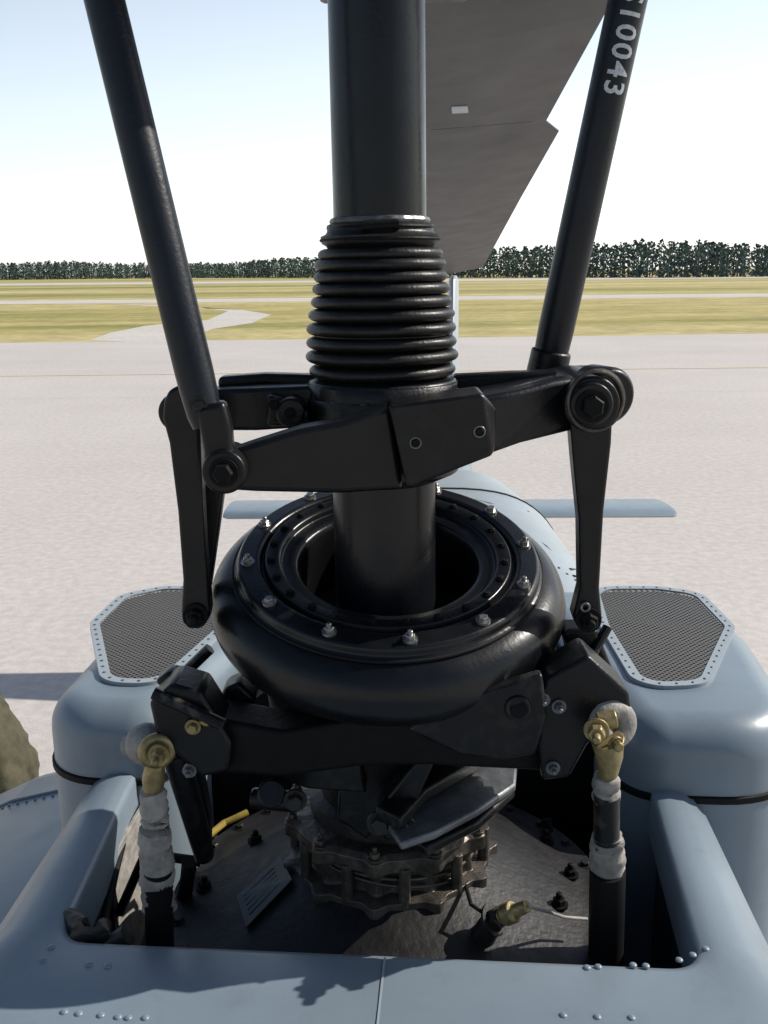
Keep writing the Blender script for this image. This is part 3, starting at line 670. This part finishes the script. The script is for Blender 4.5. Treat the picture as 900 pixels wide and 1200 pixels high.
mb=MB(); mb.torus(P(184,880,1.0),(0.3,-1,0),.0145,.0065,32,12); mb.tube([P(182,895,1.0),P(180,912,1.0),P(179,930,1.0)],[.010,.013,.010],16); mb.finish('rod_end',BRASS,cr,bevel=.001)
mb=MB(); mb.bolt(P(186,884,.985),(0,-1,0),.008,.012,stud=True); mb.finish('rod_end_nut',BRASS,cr)
mb=MB(); mb.lathe([(.010,-.028)]+arc(.0,0,.024,-60,60,8)+[(.010,.028)],P(172,872,1.03),(1,-.2,.2),32); mb.finish('rod_end_boot',TAPE,cr)
cr=crod((712,880),1.0)
mb=MB(); lumpy(mb,P(711,908,.99),P(711,945,1.0),.0150,7,.07); lumpy(mb,P(712,980,1.0),P(712,1030,1.02),.0195,8,.06); mb.finish('tape_wrap',TAPE,cr,ang=70)
mb=MB(); mb.cyl(P(711,930,.995),P(711,985,1.0),.0145); mb.finish('rod_sleeve',BLACK,cr)
mb=MB(); mb.cyl(P(712,1020,1.01),P(706,1330,1.06),.0205); mb.finish('rod_tube',SEAL,cr)
mb=MB(); mb.torus(P(718,848,1.0),(0.3,-1,0.2),.016,.012,32,12); mb.finish('rod_end_boot',TAPE,cr)
mb=MB(); mb.cyl(P(700,846,.985),P(722,842,.985),.010); mb.tube([P(712,866,.98),P(714,885,.985),P(712,912,.99)],[.018,.015,.010],16); mb.bolt(P(699,856,.972),(-.2,-1,0),.0095,.014,stud=True); mb.bolt(P(722,872,.972),(.2,-1,0),.006,.010)
mb.finish('rod_end',BRASS,cr,bevel=.001)
# ================================================================ rotor blade
bl=root('rotor_blade',top)
te=[P(742,-120,2.1),P(722,-10,2.55),P(709,15,2.62),P(640,141,3.9)]
te2=[P(655,153,4.02),P(610,232,5.4),P(573,300,8.2),P(566,313,8.6)]
def bsec(t,ch,rot=R(9)):
    out=[]; dirv=Vector((-math.cos(rot),.08,-math.sin(rot)*.5)).normalized(); up=Vector((0,0,1))
    for xf,th in((0,.002),(.25,.028),(.5,.052),(.75,.062),(.92,.045),(1,.0),(.92,-.030),(.75,-.040),(.5,-.034),(.25,-.018),(0,-.002)):
        out.append(t+dirv*(ch*xf)+up*th)
    return out
ch=.60
mb=MB(); mb.loft([bsec(t,ch) for t in te]+[bsec(te2[0],ch+.03),bsec(te2[1],ch+.03),bsec(te2[2],ch),bsec(te2[3],ch-.02)]); bo=mb.finish('blade_skin',GREYB,bl,ang=40)
bv=bvh(bo)
hp=[hit(bv,*x) for x in((529,124),(548,123),(549,130),(530,131))]
if all(hp):
    mb=MB(); mb.prism([h-Vector((0,0,.0015)) for h in hp],(0,0,-.004)); mb.finish('drain_plate',WHITE,bl)
mb=MB()
for (u0,v0,u1,v1) in ((505,152,641,141),):
    pp=[hit(bv,u0+(u1-u0)*t/8,v0+(v1-v0)*t/8) for t in range(9)]; pp=[p-Vector((0,0,.0002)) for p in pp if p]
    if len(pp)>2: mb.tube(pp,.0009,6)
if mb.v: mb.finish('blade_seams',GREYD,bl)
# ================================================================ person beside the aircraft
pe=root('person',(-2.0,4.45,0))
def skinned(name,pts,edges,rad,m,rt=0):
    me=bpy.data.meshes.new(name); me.from_pydata(pts,edges,[]); me.update(); ob=bpy.data.objects.new(name,me); sc.collection.objects.link(ob)
    s=ob.modifiers.new('skin','SKIN'); 
    for i,r in enumerate(rad): me.skin_vertices[0].data[i].radius=(r[0],r[1]) if isinstance(r,tuple) else (r,r)
    me.skin_vertices[0].data[rt].use_root=True
    s.use_smooth_shade=True; q=ob.modifiers.new('sub','SUBSURF'); q.levels=2; q.render_levels=2
    tx=bpy.data.textures.new('folds','CLOUDS'); tx.noise_scale=.09
    if m is FABRIC:
        dp=ob.modifiers.new('folds','DISPLACE'); dp.texture=tx; dp.strength=.05; q.levels=q.render_levels=4
    me.materials.append(m); ob.parent=pe; ob.matrix_parent_inverse=pe.matrix_world.inverted(); return ob
X,Y0=-1.83,4.40
pts=[(X,Y0,1.08),(X-.12,Y0,1.25),(X-.24,Y0,1.38),(X-.36,Y0,1.46),
     (X+.01,Y0-.11,.94),(X-.06,Y0-.13,.50),(X,Y0-.13,.12),(X+.01,Y0+.11,.94),(X-.06,Y0+.15,.50),(X+.02,Y0+.15,.12),
     (X-.26,Y0-.20,1.34),(X-.38,Y0-.24,1.08),(X-.56,Y0-.2,1.04),(X-.26,Y0+.20,1.34),(X-.38,Y0+.24,1.08),(X-.56,Y0+.2,1.04)]
ed=[(0,1),(1,2),(2,3),(0,4),(4,5),(5,6),(0,7),(7,8),(8,9),(2,10),(10,11),(11,12),(2,13),(13,14),(14,15)]
ra=[(.17,.16),(.155,.15),(.17,.16),.07,.115,.08,.07,.115,.08,.07,.085,.055,.042,.085,.055,.042]
skinned('uniform',pts,ed,ra,FABRIC)
mb=MB(); mb.sph((X-.51,Y0,1.55),.095,14,1.2); mb.finish('head',SKIN,pe)
mb=MB(); mb.lathe([(.001,.11),(.06,.10),(.10,.06),(.105,.0),(.15,-.01)],(X-.51,Y0,1.57),(-.3,0,1),24); mb.finish('cap',FABRIC,pe)
for s,h in((-1,(X-.60,Y0-.2,1.01)),(1,(X-.60,Y0+.2,1.01))):
    hx=Vector(h); pp=[tuple(hx+Vector((.02,0,.02))),tuple(hx),tuple(hx+Vector((-.02,0,-.05)))]; rd=[.026,.03,.026]; ee=[(0,1),(1,2)]
    for k in range(4):
        b0=hx+Vector((-.02,(k-1.5)*.02,-.05)); i=len(pp); pp+= [tuple(b0+Vector((-.008,(k-1.5)*.004,-.035))),tuple(b0+Vector((-.004,(k-1.5)*.004,-.07+.006*abs(k-1.5))))]; rd+=[.009,.008]; ee+=[(2,i),(i,i+1)]
    i=len(pp); pp+=[tuple(hx+Vector((-.04,.0,-.01))),tuple(hx+Vector((-.06,.0,-.045)))]; rd+=[.011,.009]; ee+=[(1,i),(i,i+1)]
    skinned('hand',pp,ee,rd,SKIN,1)
mb=MB()
for s in(-.13,.15): mb.tube([(X+.08,Y0+s,.05),(X,Y0+s,.055),(X-.14,Y0+s,.045),(X-.20,Y0+s,.035)],[.045,.055,.048,.03],16); mb.cyl((X+.01,Y0+s,.03),(X+.01,Y0+s,.22),.055,.06)
mb.finish('boots',BOOT,pe)
print('done')
